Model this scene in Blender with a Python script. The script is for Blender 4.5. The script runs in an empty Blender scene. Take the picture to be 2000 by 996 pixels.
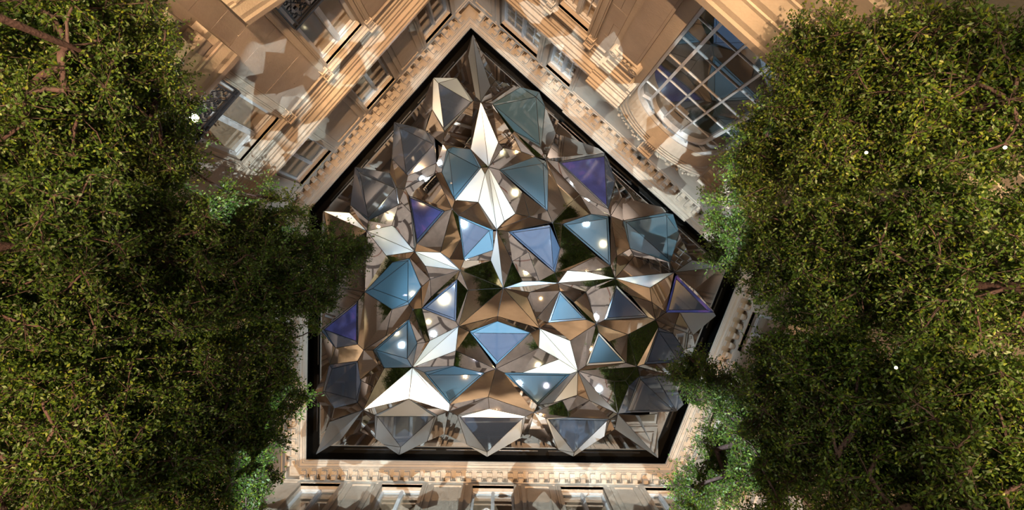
import bpy, bmesh, math, random
import numpy as np
from mathutils import Vector
from mathutils.geometry import tessellate_polygon
# ------------------------------------------------------------------ camera, world, exposure
SC = bpy.context.scene
COL = SC.collection
EYE = 1.5                       # the camera stands 1.5 m above the courtyard floor
FP = 1150.0                     # focal length in pixels of the 2000x996 frame
VX, VY = 978.0, 508.0           # zenith in the frame
cd = bpy.data.cameras.new('camera'); cam = bpy.data.objects.new('camera', cd); COL.objects.link(cam)
cam.location = (0, 0, EYE); cam.rotation_euler = (math.pi, 0, 0)     # looks straight up
cd.sensor_width = 36; cd.lens = FP/2000*36
cd.shift_x = (1000-VX)/2000; cd.shift_y = (VY-498)/2000
cd.clip_end = 200; cd.clip_start = 0.05
SC.camera = cam
SC.view_settings.view_transform = 'Standard'; SC.view_settings.look = 'None'
SC.view_settings.gamma = 1; SC.view_settings.use_curve_mapping = False
SC.view_settings.exposure = 0.14
SC.cycles.caustics_reflective = False; SC.cycles.caustics_refractive = False
SC.cycles.max_bounces = 8; SC.cycles.glossy_bounces = 6; SC.cycles.diffuse_bounces = 3
SC.cycles.sample_clamp_indirect = 6
w = bpy.data.worlds.new('night'); SC.world = w; w.use_nodes = True
w.node_tree.nodes['Background'].inputs[0].default_value = (.35, .40, .55, 1)
w.node_tree.nodes['Background'].inputs[1].default_value = 0.02

# ------------------------------------------------------------------ the five walls of the courtyard
HL = 16.5                       # height of the cornice lip above the eye
KEY = dict(A=(919.7,54.2), B=(1449,530), C=(1299.5,906), D=(598,897), E=(604,411))
def wp(px, py, h): return ((px-VX)*h/FP, (py-VY)*h/FP)
class Wall: pass
WALLS = []
for nm, a, b in (('back_left','E','A'), ('back_right','A','B'), ('right','B','C'), ('front','C','D'), ('left','D','E')):
    W = Wall(); W.name = nm
    W.a = np.array(wp(*KEY[a], HL)); W.b = np.array(wp(*KEY[b], HL))
    W.t = (W.b-W.a)/np.linalg.norm(W.b-W.a); W.n = np.array([W.t[1], -W.t[0]])
    if W.n@W.a < 0: W.n = -W.n
    W.d = float(W.n@W.a); WALLS.append(W)
WL, WR, WQ, WS, WM = WALLS
def meet(W1, W2, o):
    M = np.array([W1.n, W2.n]); return np.linalg.solve(M, np.array([W1.d+o, W2.d+o]))
def srange(W, o):
    i = WALLS.index(W); p = meet(WALLS[i-1], W, o); q = meet(W, WALLS[(i+1) % 5], o)
    return float(W.t@p), float(W.t@q)
def pt(W, s, o, h):
    v = W.n*(W.d+o)+W.t*s
    return (v[0], v[1], h+EYE)
def on_wall(W, px, py, o):      # where a sight line meets the wall
    r = np.array([px-VX, py-VY]); h = FP*(W.d+o)/float(W.n@r)
    return float(W.t@r)*(W.d+o)/float(W.n@r), h
def wall_light(W, s, o, h): return Vector(pt(W, s, o, h))

# ------------------------------------------------------------------ lights
def spot(name, loc, aim, col, power, size, blend=.4, rad=.12, gobo=None):
    l = bpy.data.lights.new(name, 'SPOT'); l.energy = power; l.color = col; l.spot_size = math.radians(size)
    l.spot_blend = blend; l.shadow_soft_size = rad
    o = bpy.data.objects.new(name, l); COL.objects.link(o); o.location = loc
    d = Vector(aim)-Vector(loc); o.rotation_euler = d.to_track_quat('-Z', 'Y').to_euler()
    if gobo:
        l.use_nodes = True; nt = l.node_tree; em = nt.nodes['Emission']
        tc = nt.nodes.new('ShaderNodeTexCoord'); mp = nt.nodes.new('ShaderNodeMapping')
        mp.inputs['Location'].default_value = gobo[1]
        no = nt.nodes.new('ShaderNodeTexVoronoi'); no.inputs['Scale'].default_value = gobo[0]
        n2 = nt.nodes.new('ShaderNodeTexNoise'); n2.inputs['Scale'].default_value = gobo[0]*5; n2.inputs['Distortion'].default_value = 2
        se = nt.nodes.new('ShaderNodeSeparateColor')
        gt = nt.nodes.new('ShaderNodeMath'); gt.operation = 'GREATER_THAN'; gt.inputs[1].default_value = gobo[2]
        mu = nt.nodes.new('ShaderNodeMath'); mu.operation = 'MULTIPLY'
        nt.links.new(tc.outputs['Normal'], mp.inputs[0]); nt.links.new(mp.outputs[0], no.inputs['Vector']); nt.links.new(mp.outputs[0], n2.inputs['Vector'])
        nt.links.new(no.outputs['Color'], se.inputs[0]); nt.links.new(se.outputs[0], gt.inputs[0])
        nt.links.new(gt.outputs[0], mu.inputs[0]); nt.links.new(n2.outputs[0], mu.inputs[1])
        nt.links.new(mu.outputs[0], em.inputs['Strength'])
    return o
WARM = (1, .64, .35); AMBER = (1, .55, .20); COOL = (.60, .83, 1.0)
GZ = .35                        # lamps stand just above the floor
for W, ss, pw in ((WL, (-1.8, .6, 2.6), 1500), (WR, (-3.4, -1.0, 1.0, 3.2), 1350), (WS, (-3.4, -1.1, 1.2, 3.6), 1500), (WQ, (-.6, 2.2), 1500), (WM, (-3.6, -1.2), 1500)):
    for s in ss:                # thrown across the court on to the cornice and the attic
        p = pt(W, s*.8, -2.6, 0); q = pt(W, s, .6, 13.8)
        spot('wall_washer_lamp', (p[0], p[1], GZ), q, WARM, pw*3.1, 25, .7, .04)
    for s in ss:                # grazing light close to the foot of the wall
        p = pt(W, s+.3, -.5, 0); q = pt(W, s, .1, 14)
        spot('wall_grazing_lamp', (p[0], p[1], GZ), q, AMBER, pw*.13, 34, .8, .04)
for x, y in ((-3.4, .6), (3.2, .8)):
    spot('soft_fill_lamp', (x, y, GZ), (x, y, 15), (.90, .84, 1.0), 60, 120, .9, .1)
# cool projectors under the canopy
for x, y, ax, ay, pw in ((-1.5, 1.3, -1.2, 2.0, 170), (1.6, .7, 1.6, 1.4, 200), (.2, -1.4, .2, -1.4, 80)):
    spot('canopy_projector_lamp', (x, y, GZ), (ax, ay, HL+EYE), COOL, pw, 42, .6, .14)
for W, s, tx, ty, pw in ((WL, .9, .4, .4, 1500), (WR, .2, -.4, .8, 1500), (WQ, .8, 0, 1.2, 1300), (WS, .3, .2, .2, 1700), (WM, -1.8, 0, .8, 1300)):  # unseen cool fill added at belt level to lift the canopy panes
    spot('pane_fill_light', pt(W, s, .28, 13.42), (tx, ty, 16.4+EYE), COOL, pw*1.8, 48, .6, .05)
for W, s, pw in ((WL, -1.2, 1500), (WL, 2.6, 1500), (WR, -2.4, 1500), (WR, 3.0, 1500), (WS, -2.4, 1700), (WS, 2.6, 1700), (WQ, .8, 900), (WM, -2.2, 900)):  # added unseen fill aimed down, so the mirrors reflect a brighter floor
    p = pt(W, s, -.02, 16.4); spot('floor_fill_light', p, (p[0]*.28, p[1]*.28, 0), (1, .90, .84), pw*.7, 42, .8, .04)
# added patterned spots standing in for mirror-facet caustics on the stone
for W, s, h, x, y, pw, sz, g in ((WL, -1.6, 12.2, .6, 1.0, 9000, 12, (16, (.3, .1, .2), .45)), (WL, .2, 12.0, 1.6, 1.5, 7000, 12, (18, (1.3, .1, .2), .55)), (WL, 1.0, 15.6, 1.6, 1.9, 7000, 14, (26, (.7, .4, .2), .62)),
                       (WR, -.9, 14.2, -1.6, 1.4, 9000, 12, (20, (.5, .7, .1), .5)), (WR, 2.6, 15.2, -1.6, .8, 14000, 14, (20, (.5, .2, .9), .45)), (WR, -3.2, 15.2, -1.0, 1.8, 8000, 10, (24, (.6, .3, .4), .6)),
                       (WS, .2, 14.8, .2, -1.4, 14000, 22, (22, (.9, .2, .4), .50)), (WS, -3.2, 14.6, -.8, -1.2, 14000, 18, (18, (.1, .2, .9), .42)), (WS, 4.4, 14.8, 1.0, -1.2, 14000, 16, (20, (.7, .9, .3), .48)),
                       (WQ, 2.4, 13.5, -2.2, .6, 12000, 16, (14, (.6, .1, .6), .35)), (WR, .9, 10.8, -1.2, 1.6, 5000, 12, (16, (.2, .6, .6), .5))):
    spot('facet_caustic_light', (x, y, GZ), pt(W, s, .4, h), (.80, .97, 1.0), pw*1.8, sz, .3, .01, (g[0]*1.7, g[1], g[2]+.12))
# lamps under the trees
for x, y, ax, ay, pw, sz in ((-4.6, -2.3, -3.9, -1.9, 1100, 60), (-2.6, -1.4, -3.6, -1.7, 380, 60), (-2.3, 2.2, -3.2, 2.6, 380, 70), (-4.8, 2.9, -4.2, 2.9, 380, 60), (-1.8, .6, -3.2, .2, 100, 60),
                         (2.6, -1.9, 3.4, -1.2, 620, 70), (2.9, -.3, 4.0, .2, 380, 80), (2.6, 1.9, 3.6, 2.2, 380, 80), (5.4, -.2, 5.0, .2, 700, 70), (5.2, 2.2, 4.4, 1.8, 380, 80)):
    spot('tree_uplight_lamp', (x, y, GZ), (ax*1.08, ay*1.05, 8), (1, .85, .48), pw*1.5, min(sz, 42), .8, .03)

# ------------------------------------------------------------------ materials
MAT = {}
def mat(name, col, rough=.6, metal=0, bump=0, bscale=20, var=0, vscale=3, spec=.5, emit=None, estr=0, coat=0, ior=1.5):
    m = bpy.data.materials.new(name); m.use_nodes = True; nt = m.node_tree; b = nt.nodes['Principled BSDF']
    b.inputs['Base Color'].default_value = (*col, 1); b.inputs['Roughness'].default_value = rough; b.inputs['Metallic'].default_value = metal
    b.inputs['Specular IOR Level'].default_value = spec; b.inputs['IOR'].default_value = ior; b.inputs['Coat Weight'].default_value = coat
    b.inputs['Coat Roughness'].default_value = .03
    if emit: b.inputs['Emission Color'].default_value = (*emit, 1); b.inputs['Emission Strength'].default_value = estr
    tc = nt.nodes.new('ShaderNodeTexCoord')
    if var:
        n = nt.nodes.new('ShaderNodeTexNoise'); n.inputs['Scale'].default_value = vscale; n.inputs['Detail'].default_value = 8; n.inputs['Roughness'].default_value = .65
        r = nt.nodes.new('ShaderNodeValToRGB'); r.color_ramp.elements[0].position = .3; r.color_ramp.elements[1].position = .75
        r.color_ramp.elements[0].color = (*[c*(1-var) for c in col], 1); r.color_ramp.elements[1].color = (*[min(1, c*(1+var*.6)) for c in col], 1)
        nt.links.new(tc.outputs['Object'], n.inputs['Vector']); nt.links.new(n.outputs[0], r.inputs[0]); nt.links.new(r.outputs[0], b.inputs['Base Color'])
    if bump:
        n = nt.nodes.new('ShaderNodeTexNoise'); n.inputs['Scale'].default_value = bscale; n.inputs['Detail'].default_value = 6
        bp = nt.nodes.new('ShaderNodeBump'); bp.inputs['Strength'].default_value = bump; bp.inputs['Distance'].default_value = .02
        nt.links.new(tc.outputs['Object'], n.inputs['Vector']); nt.links.new(n.outputs[0], bp.inputs['Height']); nt.links.new(bp.outputs[0], b.inputs['Normal'])
    MAT[name] = m; return m
mat('limestone', (.50, .41, .33), .75, bump=.25, bscale=30, var=.14, vscale=2.5)
mat('limestone_carved', (.54, .44, .35), .7, bump=.6, bscale=22, var=.16, vscale=6)
mat('ashlar', (.44, .355, .295), .75, bump=.2, bscale=25, var=.16, vscale=1.6)
mat('window_paint', (.62, .60, .60), .4, var=.05)
mat('window_glass', (.36, .26, .175), .03, spec=1.0, ior=1.9)
mat('big_glass', (.06, .07, .075), .02, spec=1.0, ior=2.1)
mat('wrought_iron', (.015, .015, .018), .35, metal=.3)
mat('black_frame', (.002, .002, .0022), .9, spec=.02)
mat('flat_mirror', (.60, .56, .53), .015, metal=1)
mat('mirror', (.76, .755, .76), .02, metal=1)
mat('brushed', (.52, .61, .73), .30, metal=1, bump=.08, bscale=60)
mat('blue_glass', (.075, .14, .185), .03, spec=1.0, ior=1.8, coat=.6)
mat('blue_side', (.06, .105, .14), .05, spec=1.0, ior=2.2, coat=.6)
mat('dark_glass', (.045, .062, .095), .05, spec=1.0, ior=1.9, coat=.5)
mat('dark_side', (.055, .075, .11), .05, spec=1.0, ior=2.2, coat=.5)
mat('seam', (.008, .009, .012), .5)
mat('steel_edge', (.03, .035, .05), .3, metal=.6)
mat('floor_stone', (.72, .66, .60), .35, var=.3, vscale=1.5)
mat('inlay_dark', (.10, .08, .07), .3)
mat('inlay_red', (.30, .12, .07), .3)
mat('bark', (.075, .042, .040), .85, bump=.6, bscale=40, var=.3, vscale=10)
mat('lamp_glow', (1, 1, 1), .5, emit=(1, .78, .5), estr=60)
mat('lamp_glow_small', (1, 1, 1), .5, emit=(1, .70, .40), estr=22)
mat('lamp_glow_cool', (1, 1, 1), .5, emit=(.75, .92, 1), estr=40)
mat('lamp_body', (.02, .02, .02), .4, metal=.5)
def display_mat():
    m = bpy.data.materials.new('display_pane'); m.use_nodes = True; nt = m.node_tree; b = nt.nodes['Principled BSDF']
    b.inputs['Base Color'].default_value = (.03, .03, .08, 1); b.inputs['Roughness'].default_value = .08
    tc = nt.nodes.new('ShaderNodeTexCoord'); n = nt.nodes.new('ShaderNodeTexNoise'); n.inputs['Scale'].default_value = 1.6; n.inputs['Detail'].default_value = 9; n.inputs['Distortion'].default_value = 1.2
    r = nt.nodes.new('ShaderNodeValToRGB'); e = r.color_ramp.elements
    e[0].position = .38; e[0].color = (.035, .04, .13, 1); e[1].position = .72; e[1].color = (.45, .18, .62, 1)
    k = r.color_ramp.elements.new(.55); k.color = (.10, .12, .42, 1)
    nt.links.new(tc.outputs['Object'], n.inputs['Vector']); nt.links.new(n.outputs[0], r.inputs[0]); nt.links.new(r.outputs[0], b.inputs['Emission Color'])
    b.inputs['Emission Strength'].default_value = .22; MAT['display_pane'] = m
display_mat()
def leaf_mat(name, cols):
    m = bpy.data.materials.new(name); m.use_nodes = True; nt = m.node_tree; nt.nodes.clear()
    out = nt.nodes.new('ShaderNodeOutputMaterial'); at = nt.nodes.new('ShaderNodeAttribute'); at.attribute_name = 'tint'
    r = nt.nodes.new('ShaderNodeValToRGB'); e = r.color_ramp.elements
    e[0].position = 0; e[0].color = (*cols[0], 1); e[1].position = 1; e[1].color = (*cols[2], 1); k = e.new(.55); k.color = (*cols[1], 1)
    b = nt.nodes.new('ShaderNodeBsdfPrincipled'); b.inputs['Roughness'].default_value = .5
    t = nt.nodes.new('ShaderNodeBsdfTranslucent'); mx = nt.nodes.new('ShaderNodeMixShader'); mx.inputs[0].default_value = .30
    nt.links.new(at.outputs['Fac'], r.inputs[0]); nt.links.new(r.outputs[0], b.inputs['Base Color']); nt.links.new(r.outputs[0], t.inputs['Color'])
    nt.links.new(b.outputs[0], mx.inputs[1]); nt.links.new(t.outputs[0], mx.inputs[2]); nt.links.new(mx.outputs[0], out.inputs[0])
    MAT[name] = m
leaf_mat('leaf', ((.018, .045, .008), (.060, .115, .012), (.18, .21, .014)))

# ------------------------------------------------------------------ helpers
def link(name, me, m, parent=None, kind=None):
    o = bpy.data.objects.new(name, me); COL.objects.link(o)
    if m and not me.materials: me.materials.append(MAT[m])
    if parent: o.parent = parent
    if kind: o['kind'] = kind
    return o
def obj(name, bm, m, parent=None, kind=None, smooth=False):
    me = bpy.data.meshes.new(name); bm.normal_update(); bm.to_mesh(me); bm.free()
    if smooth:
        for p in me.polygons: p.use_smooth = True
    return link(name, me, m, parent, kind)
def tag(o, label, cat, group=None):
    o['label'] = label; o['category'] = cat
    if group: o['group'] = group
    return o
def empty(name, loc, kind=None):
    o = bpy.data.objects.new(name, None); COL.objects.link(o); o.location = loc
    if kind: o['kind'] = kind
    return o
def hexa(bm, c):                # eight corners: bottom ring then top ring
    v = [bm.verts.new(p) for p in c]
    for f in ((0,1,2,3), (7,6,5,4), (0,4,5,1), (1,5,6,2), (2,6,7,3), (3,7,4,0)):
        try: bm.faces.new([v[i] for i in f])
        except ValueError: pass
def wbox(bm, W, s0, s1, o0, o1, h0, h1, taper=0):
    hexa(bm, [pt(W, s0+taper, o0+taper, h0), pt(W, s1-taper, o0+taper, h0), pt(W, s1-taper, o1, h0), pt(W, s0+taper, o1, h0),
              pt(W, s0, o0, h1), pt(W, s1, o0, h1), pt(W, s1, o1, h1), pt(W, s0, o1, h1)])
def sweep(bm, W, prof, s0=None, s1=None):
    """profile (offset, height) run along the wall, mitred into its neighbours; or capped between s0 and s1"""
    rows = []
    for o, h in prof:
        a, b = srange(W, o)
        if s0 is not None: a = s0
        if s1 is not None: b = s1
        rows.append((bm.verts.new(pt(W, a, o, h)), bm.verts.new(pt(W, b, o, h))))
    for (a, b), (c, d) in zip(rows, rows[1:]): bm.faces.new((a, b, d, c))
    for k, cond in ((0, s0), (1, s1)):
        if cond is not None:
            try: bm.faces.new([r[k] for r in rows])
            except ValueError: pass
def arc(bm, W, cs, ch, r0, r1, o0, o1, n=20, a0=0, a1=math.pi):
    for i in range(n):
        t0, t1 = a0+(a1-a0)*i/n, a0+(a1-a0)*(i+1)/n
        q = lambda r, t: (cs+r*math.cos(t), ch+r*math.sin(t))
        P = [q(r0, t0), q(r1, t0), q(r1, t1), q(r0, t1)]
        hexa(bm, [pt(W, s, o0, h) for s, h in P]+[pt(W, s, o1, h) for s, h in P])
def tube(bm, pts, rads, n=6):
    rings = []; pts = [Vector(p) for p in pts]
    for i, p in enumerate(pts):
        d = (pts[min(i+1, len(pts)-1)]-pts[max(i-1, 0)])
        if d.length < 1e-6: d = Vector((0, 0, 1))
        q = d.to_track_quat('Z', 'Y')
        rings.append([bm.verts.new(p+q@Vector((math.cos(2*math.pi*k/n)*rads[i], math.sin(2*math.pi*k/n)*rads[i], 0))) for k in range(n)])
    for a, b in zip(rings, rings[1:]):
        for k in range(n): bm.faces.new((a[k], a[(k+1) % n], b[(k+1) % n], b[k]))
    for r in (rings[0], rings[-1]):
        try: bm.faces.new(r)
        except ValueError: pass

# ------------------------------------------------------------------ floor
bm = bmesh.new()
F = [meet(WALLS[i-1], WALLS[i], 1.0) for i in range(5)]
lo = [bm.verts.new((p[0], p[1], -.2)) for p in F]; hi = [bm.verts.new((p[0], p[1], 0)) for p in F]
bm.faces.new(lo[::-1]); bm.faces.new(hi)
for i in range(5): bm.faces.new((lo[i], lo[(i+1) % 5], hi[(i+1) % 5], hi[i]))
floor = obj('floor', bm, 'floor_stone', kind='structure')
for r0, r1, m_ in ((3.3, 3.55, 'inlay_dark'), (2.45, 2.52, 'inlay_red'), (1.1, 1.3, 'inlay_dark'), (.55, .6, 'inlay_red')):   # ring inlays of the paving
    bm = bmesh.new(); n = 64
    for i in range(n):
        t0, t1 = 2*math.pi*i/n, 2*math.pi*(i+1)/n; P = [(r0*math.cos(t0), r0*math.sin(t0)), (r1*math.cos(t0), r1*math.sin(t0)), (r1*math.cos(t1), r1*math.sin(t1)), (r0*math.cos(t1), r0*math.sin(t1))]
        hexa(bm, [(x, y, -.01) for x, y in P]+[(x, y, .004) for x, y in P])
    obj('ring_inlay', bm, m_, floor)
for k in range(12):
    a = math.pi*2*k/12; bm = bmesh.new(); d = Vector((math.cos(a), math.sin(a), 0)); q = Vector((-d.y, d.x, 0))*.05
    hexa(bm, [tuple(d*1.3-q+Vector((0,0,-.01))), tuple(d*3.3-q+Vector((0,0,-.01))), tuple(d*3.3+q+Vector((0,0,-.01))), tuple(d*1.3+q+Vector((0,0,-.01))),
              tuple(d*1.3-q+Vector((0,0,.004))), tuple(d*3.3-q+Vector((0,0,.004))), tuple(d*3.3+q+Vector((0,0,.004))), tuple(d*1.3+q+Vector((0,0,.004)))])
    obj('radial_inlay', bm, 'inlay_dark', floor)

# ------------------------------------------------------------------ walls with their openings
HB = 9.0
ATTIC = {WL: [(-2.0, -.82), (.66, 1.74), (3.0, 4.04)], WR: [(-4.2, -2.88), (-2.56, -1.72), (3.35, 4.6)],
         WS: [(4.18, 5.25), (2.0, 3.08), (-.42, .67), (-2.80, -1.66), (-4.7, -3.9)], WQ: [(-1.2, -.1), (1.2, 2.3)], WM: [(-4.6, -3.5), (-2.4, -1.3), (-.2, .9)]}
MAIN = {WL: [(-2.0, -.83), (.65, 1.72)], WR: [(-2.61, -1.80)], WS: [(2.0, 3.08), (-.42, .67), (-2.8, -1.66)], WQ: [(0, 1.2)], WM: [(-4.6, -3.5), (-1.4, -.3)]}
AT, AB, MT, MB_ = 15.68, 13.30, 12.06, 8.95
ARCH = (.865, 13.2, 1.165)      # the great arched window: centre, springing, radius
CUT = {W: [(a, b, AB, AT) for a, b in ATTIC[W]]+[(a, b, MB_, MT) for a, b in MAIN[W]] for W in WALLS}
CUT[WR].append((ARCH[0]-ARCH[2], ARCH[0]+ARCH[2], 7.9, ARCH[1]+ARCH[2]))
wall_obj = {}
for W in WALLS:
    bm = bmesh.new(); a, b = srange(W, .42); top, bot = 16.1, -EYE
    hs = sorted({bot, top, *[c[2] for c in CUT[W]], *[c[3] for c in CUT[W]]})
    for h0, h1 in zip(hs, hs[1:]):
        segs = [(a, b)]
        for c in CUT[W]:
            if c[2] < h1-1e-4 and c[3] > h0+1e-4:
                segs = [q for s0, s1 in segs for q in ((s0, min(s1, c[0])), (max(s0, c[1]), s1)) if q[1]-q[0] > 1e-3]
        for s0, s1 in segs: wbox(bm, W, s0, s1, .42, .85, h0, h1)
    if W is WR:
        cs, ch, r = ARCH; n = 24
        for i in range(n):
            t0, t1 = math.pi*i/n, math.pi*(i+1)/n
            P = [(cs+r*math.cos(t0), ch+r*math.sin(t0)), (cs+r*math.cos(t0), ch+r+.001), (cs+r*math.cos(t1), ch+r+.001), (cs+r*math.cos(t1), ch+r*math.sin(t1))]
            hexa(bm, [pt(W, s, .42, h) for s, h in P]+[pt(W, s, .85, h) for s, h in P])
    wall_obj[W] = obj('wall_'+W.name, bm, 'limestone', kind='structure')

# ashlar stones of the main storey, one by one
rs = random.Random(4)
def stones(W, h0, h1, blocked, ch=.62, ln=1.15, smin=None, smax=None):
    a, b = srange(W, .42); a = a if smin is None else smin; b = b if smax is None else smax
    row = 0; h = h1
    while h-ch > h0-.01:
        segs = [(a, b)]
        for c in blocked:
            if c[2] < h-.01 and c[3] > h-ch+.01:
                segs = [q for s0, s1 in segs for q in ((s0, min(s1, c[0])), (max(s0, c[1]), s1)) if q[1]-q[0] > .12]
        for s0, s1 in segs:
            k = max(1, round((s1-s0)/ln)); off = (row % 2)*.5
            xs = sorted({s0, s1, *[s0+(i+off)*(s1-s0)/k for i in range(k) if 0 < i+off < k]})
            for x0, x1 in zip(xs, xs[1:]):
                bm = bmesh.new(); p = rs.uniform(0, .004)
                wbox(bm, W, x0+.004, x1-.004, .402-p, .421, h-ch+.004, h-.004)
                obj('stone', bm, 'ashlar', wall_obj[W])
        h -= ch; row += 1

# ------------------------------------------------------------------ cornice, belt and other mouldings
CORN = [(.30, 16.95), (0, 16.52), (0, 16.44), (.02, 16.43), (.022, 16.39), (.05, 16.375), (.055, 16.335), (.10, 16.32), (.12, 16.30), (.125, 16.25), (.145, 16.245), (.145, 16.215), (.31, 16.215), (.31, 16.36), (.41, 16.36), (.41, 16.03), (.375, 16.02), (.375, 15.99), (.395, 15.97), (.40, 15.90), (.43, 15.88), (.47, 15.86), (.47, 16.9), (.30, 16.95)]
BELT = [(.43, 13.24), (.10, 13.19), (.10, 13.10), (.13, 13.08), (.14, 13.03), (.185, 13.01), (.195, 12.95), (.28, 12.93), (.285, 12.86), (.31, 12.85), (.315, 12.80), (.365, 12.77), (.37, 12.68), (.39, 12.67), (.39, 12.58), (.43, 12.555)]
tn = 0
def structure_trim(fn, W, m='limestone'):
    global tn
    tn += 1; bm = bmesh.new(); fn(bm); return obj('trim_%d' % tn, bm, m, kind='structure')
MOD = .283
def modillion_mesh(W):          # a scrolled bracket in wall-local axes, anchored at its own origin
    bm = bmesh.new()
    def P(s, o, h): return (W.t[0]*s+W.n[0]*o, W.t[1]*s+W.n[1]*o, h)
    def b(s0, s1, o0, o1, h0, h1, tp=0):
        hexa(bm, [P(s0+tp, o0+tp, h0), P(s1-tp, o0+tp, h0), P(s1-tp, o1, h0), P(s0+tp, o1, h0), P(s0, o0, h1), P(s1, o0, h1), P(s1, o1, h1), P(s0, o1, h1)])
    b(-.092, .092, -.01, .25, -.034, 0); b(-.076, .076, .014, .25, -.13, -.034, .006); b(-.076, .076, .11, .25, -.235, -.13, .014)
    for k in (-1, 0, 1): b(k*.045-.014, k*.045+.014, .0, .03, -.145, -.034, .003)
    b(-.035, .035, .04, .10, -.145, -.13, .008); b(-.045, .045, .14, .22, -.25, -.235, .01)
    me = bpy.data.meshes.new('modillion'); bm.normal_update(); bm.to_mesh(me); bm.free(); me.materials.append(MAT['limestone_carved']); return me
for W in WALLS:
    c = structure_trim(lambda bm: sweep(bm, W, CORN), W)
    me = modillion_mesh(W); a, b = srange(W, .16); n = int((b-a-.3)/MOD)
    for i in range(n+1):
        s = (a+b)/2+(i-n/2)*MOD
        o = bpy.data.objects.new('modillion', me); COL.objects.link(o); o.parent = c; o.location = pt(W, s, .158, 16.215)
    if W is WR:
        structure_trim(lambda bm: sweep(bm, W, BELT, None, -1.27), W)
        structure_trim(lambda bm: sweep(bm, W, BELT, 3.0, None), W)
        EB = [(o-.16 if o < .4 else o, h-.02) for o, h in BELT]
        for s0, s1 in ((-1.27, -.335), (2.06, 3.0)):
            structure_trim(lambda bm: sweep(bm, W, EB, s0, s1), W)
        # fascia of the projecting middle bay
        structure_trim(lambda bm: sweep(bm, W, [(o-.045, h-.004) for o, h in CORN[1:10]]+[(.15, 16.25)], -1.5, 3.1), W)
    else:
        structure_trim(lambda bm: sweep(bm, W, BELT), W)
    structure_trim(lambda bm: sweep(bm, W, [(.43, 12.36), (.385, 12.36), (.38, 12.30), (.40, 12.28), (.43, 12.24)]) if W is not WR else sweep(bm, W, [(.43, 12.36), (.385, 12.36), (.38, 12.30), (.40, 12.28), (.43, 12.24)], None, -1.27), W)

# attic: window surrounds, pilaster strips and sunk panels
def surround(W, s0, s1, h0, h1, wd=.17, proj=.07, cap=True):
    def f(bm):
        for k, (w_, p_) in enumerate(((wd, proj), (wd*.62, proj+.03), (wd*.22, proj+.012))):
            wbox(bm, W, s0-w_, s0, .42-p_, .43, h0, h1+w_); wbox(bm, W, s1, s1+w_, .42-p_, .43, h0, h1+w_); wbox(bm, W, s0, s1, .42-p_, .43, h1, h1+w_)
    return structure_trim(f, W)
for W in WALLS:
    a, b = srange(W, .42); ws = sorted(ATTIC[W])
    for s0, s1 in ws: surround(W, s0, s1, 13.0, AT, .13, .05)
    edges = [a]+[x for s in ws for x in s]+[b]
    for k in range(0, len(edges), 2):
        e0, e1 = edges[k]+.20, edges[k+1]-.20
        if e1-e0 < .35 or (W is WR and e0 < 1 < e1): continue
        def f(bm):
            t = .10
            wbox(bm, W, e0, e0+t, .375, .43, 13.2, 15.80); wbox(bm, W, e1-t, e1, .375, .43, 13.2, 15.80); wbox(bm, W, e0+t, e1-t, .375, .43, 15.70, 15.80)
            if e1-e0 > .6: wbox(bm, W, e0+t+.05, e1-t-.05, .395, .43, 13.2, 15.62)
        structure_trim(f, W)

# ------------------------------------------------------------------ windows
wn = 0
def window(W, s0, s1, h0, h1, cols, rows, mull=.09, o=.60, frame=.06, bar=.022):
    """casement pair: frame, central mullion, thin glazing bars and one pane per opening"""
    global wn
    wn += 1
    bm = bmesh.new()
    wbox(bm, W, s0, s0+frame, o-.06, o+.06, h0, h1); wbox(bm, W, s1-frame, s1, o-.06, o+.06, h0, h1)
    wbox(bm, W, s0+frame, s1-frame, o-.06, o+.06, h1-frame, h1); wbox(bm, W, s0+frame, s1-frame, o-.06, o+.06, h0, h0+frame)
    wbox(bm, W, s0+frame*.4, s1-frame*.4, o-.09, o-.05, h1-.03, h1+.0)
    root = obj('window_%d' % wn, bm, 'window_paint', kind='structure')
    c = (s0+s1)/2; halves = [(s0+frame, c-mull/2), (c+mull/2, s1-frame)]
    bm = bmesh.new(); wbox(bm, W, c-mull/2, c+mull/2, o-.08, o+.06, h0+frame, h1-frame); wbox(bm, W, c-mull/2+.02, c+mull/2-.02, o-.10, o-.08, h0+frame, h1-frame)
    obj('mullion', bm, 'window_paint', root)
    for a, b in halves:
        for i in range(cols):
            x0, x1 = a+(b-a)*i/cols, a+(b-a)*(i+1)/cols
            if i:
                bm = bmesh.new(); wbox(bm, W, x0-bar/2, x0+bar/2, o-.03, o+.03, h0+frame, h1-frame); obj('glazing_bar', bm, 'window_paint', root)
            for j in range(rows):
                y1, y0 = h1-frame-(h1-h0-2*frame)*j/rows, h1-frame-(h1-h0-2*frame)*(j+1)/rows
                bm = bmesh.new(); wbox(bm, W, x0, x1, o, o+.012, y0, y1); obj('pane', bm, 'window_glass', root)
                if j:
                    bm = bmesh.new(); wbox(bm, W, x0, x1, o-.03, o+.0, y1-bar/2, y1+bar/2); obj('glazing_bar', bm, 'window_paint', root)
    return root
for W in WALLS:
    for s0, s1 in ATTIC[W]: window(W, s0, s1, AB, AT, *( (2, 6) if W is WR else (1, 1)))
    for s0, s1 in MAIN[W]: window(W, s0, s1, MB_, MT, *((2, 5) if W is WR else (1, 1)), mull=.12, frame=.08)

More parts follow.
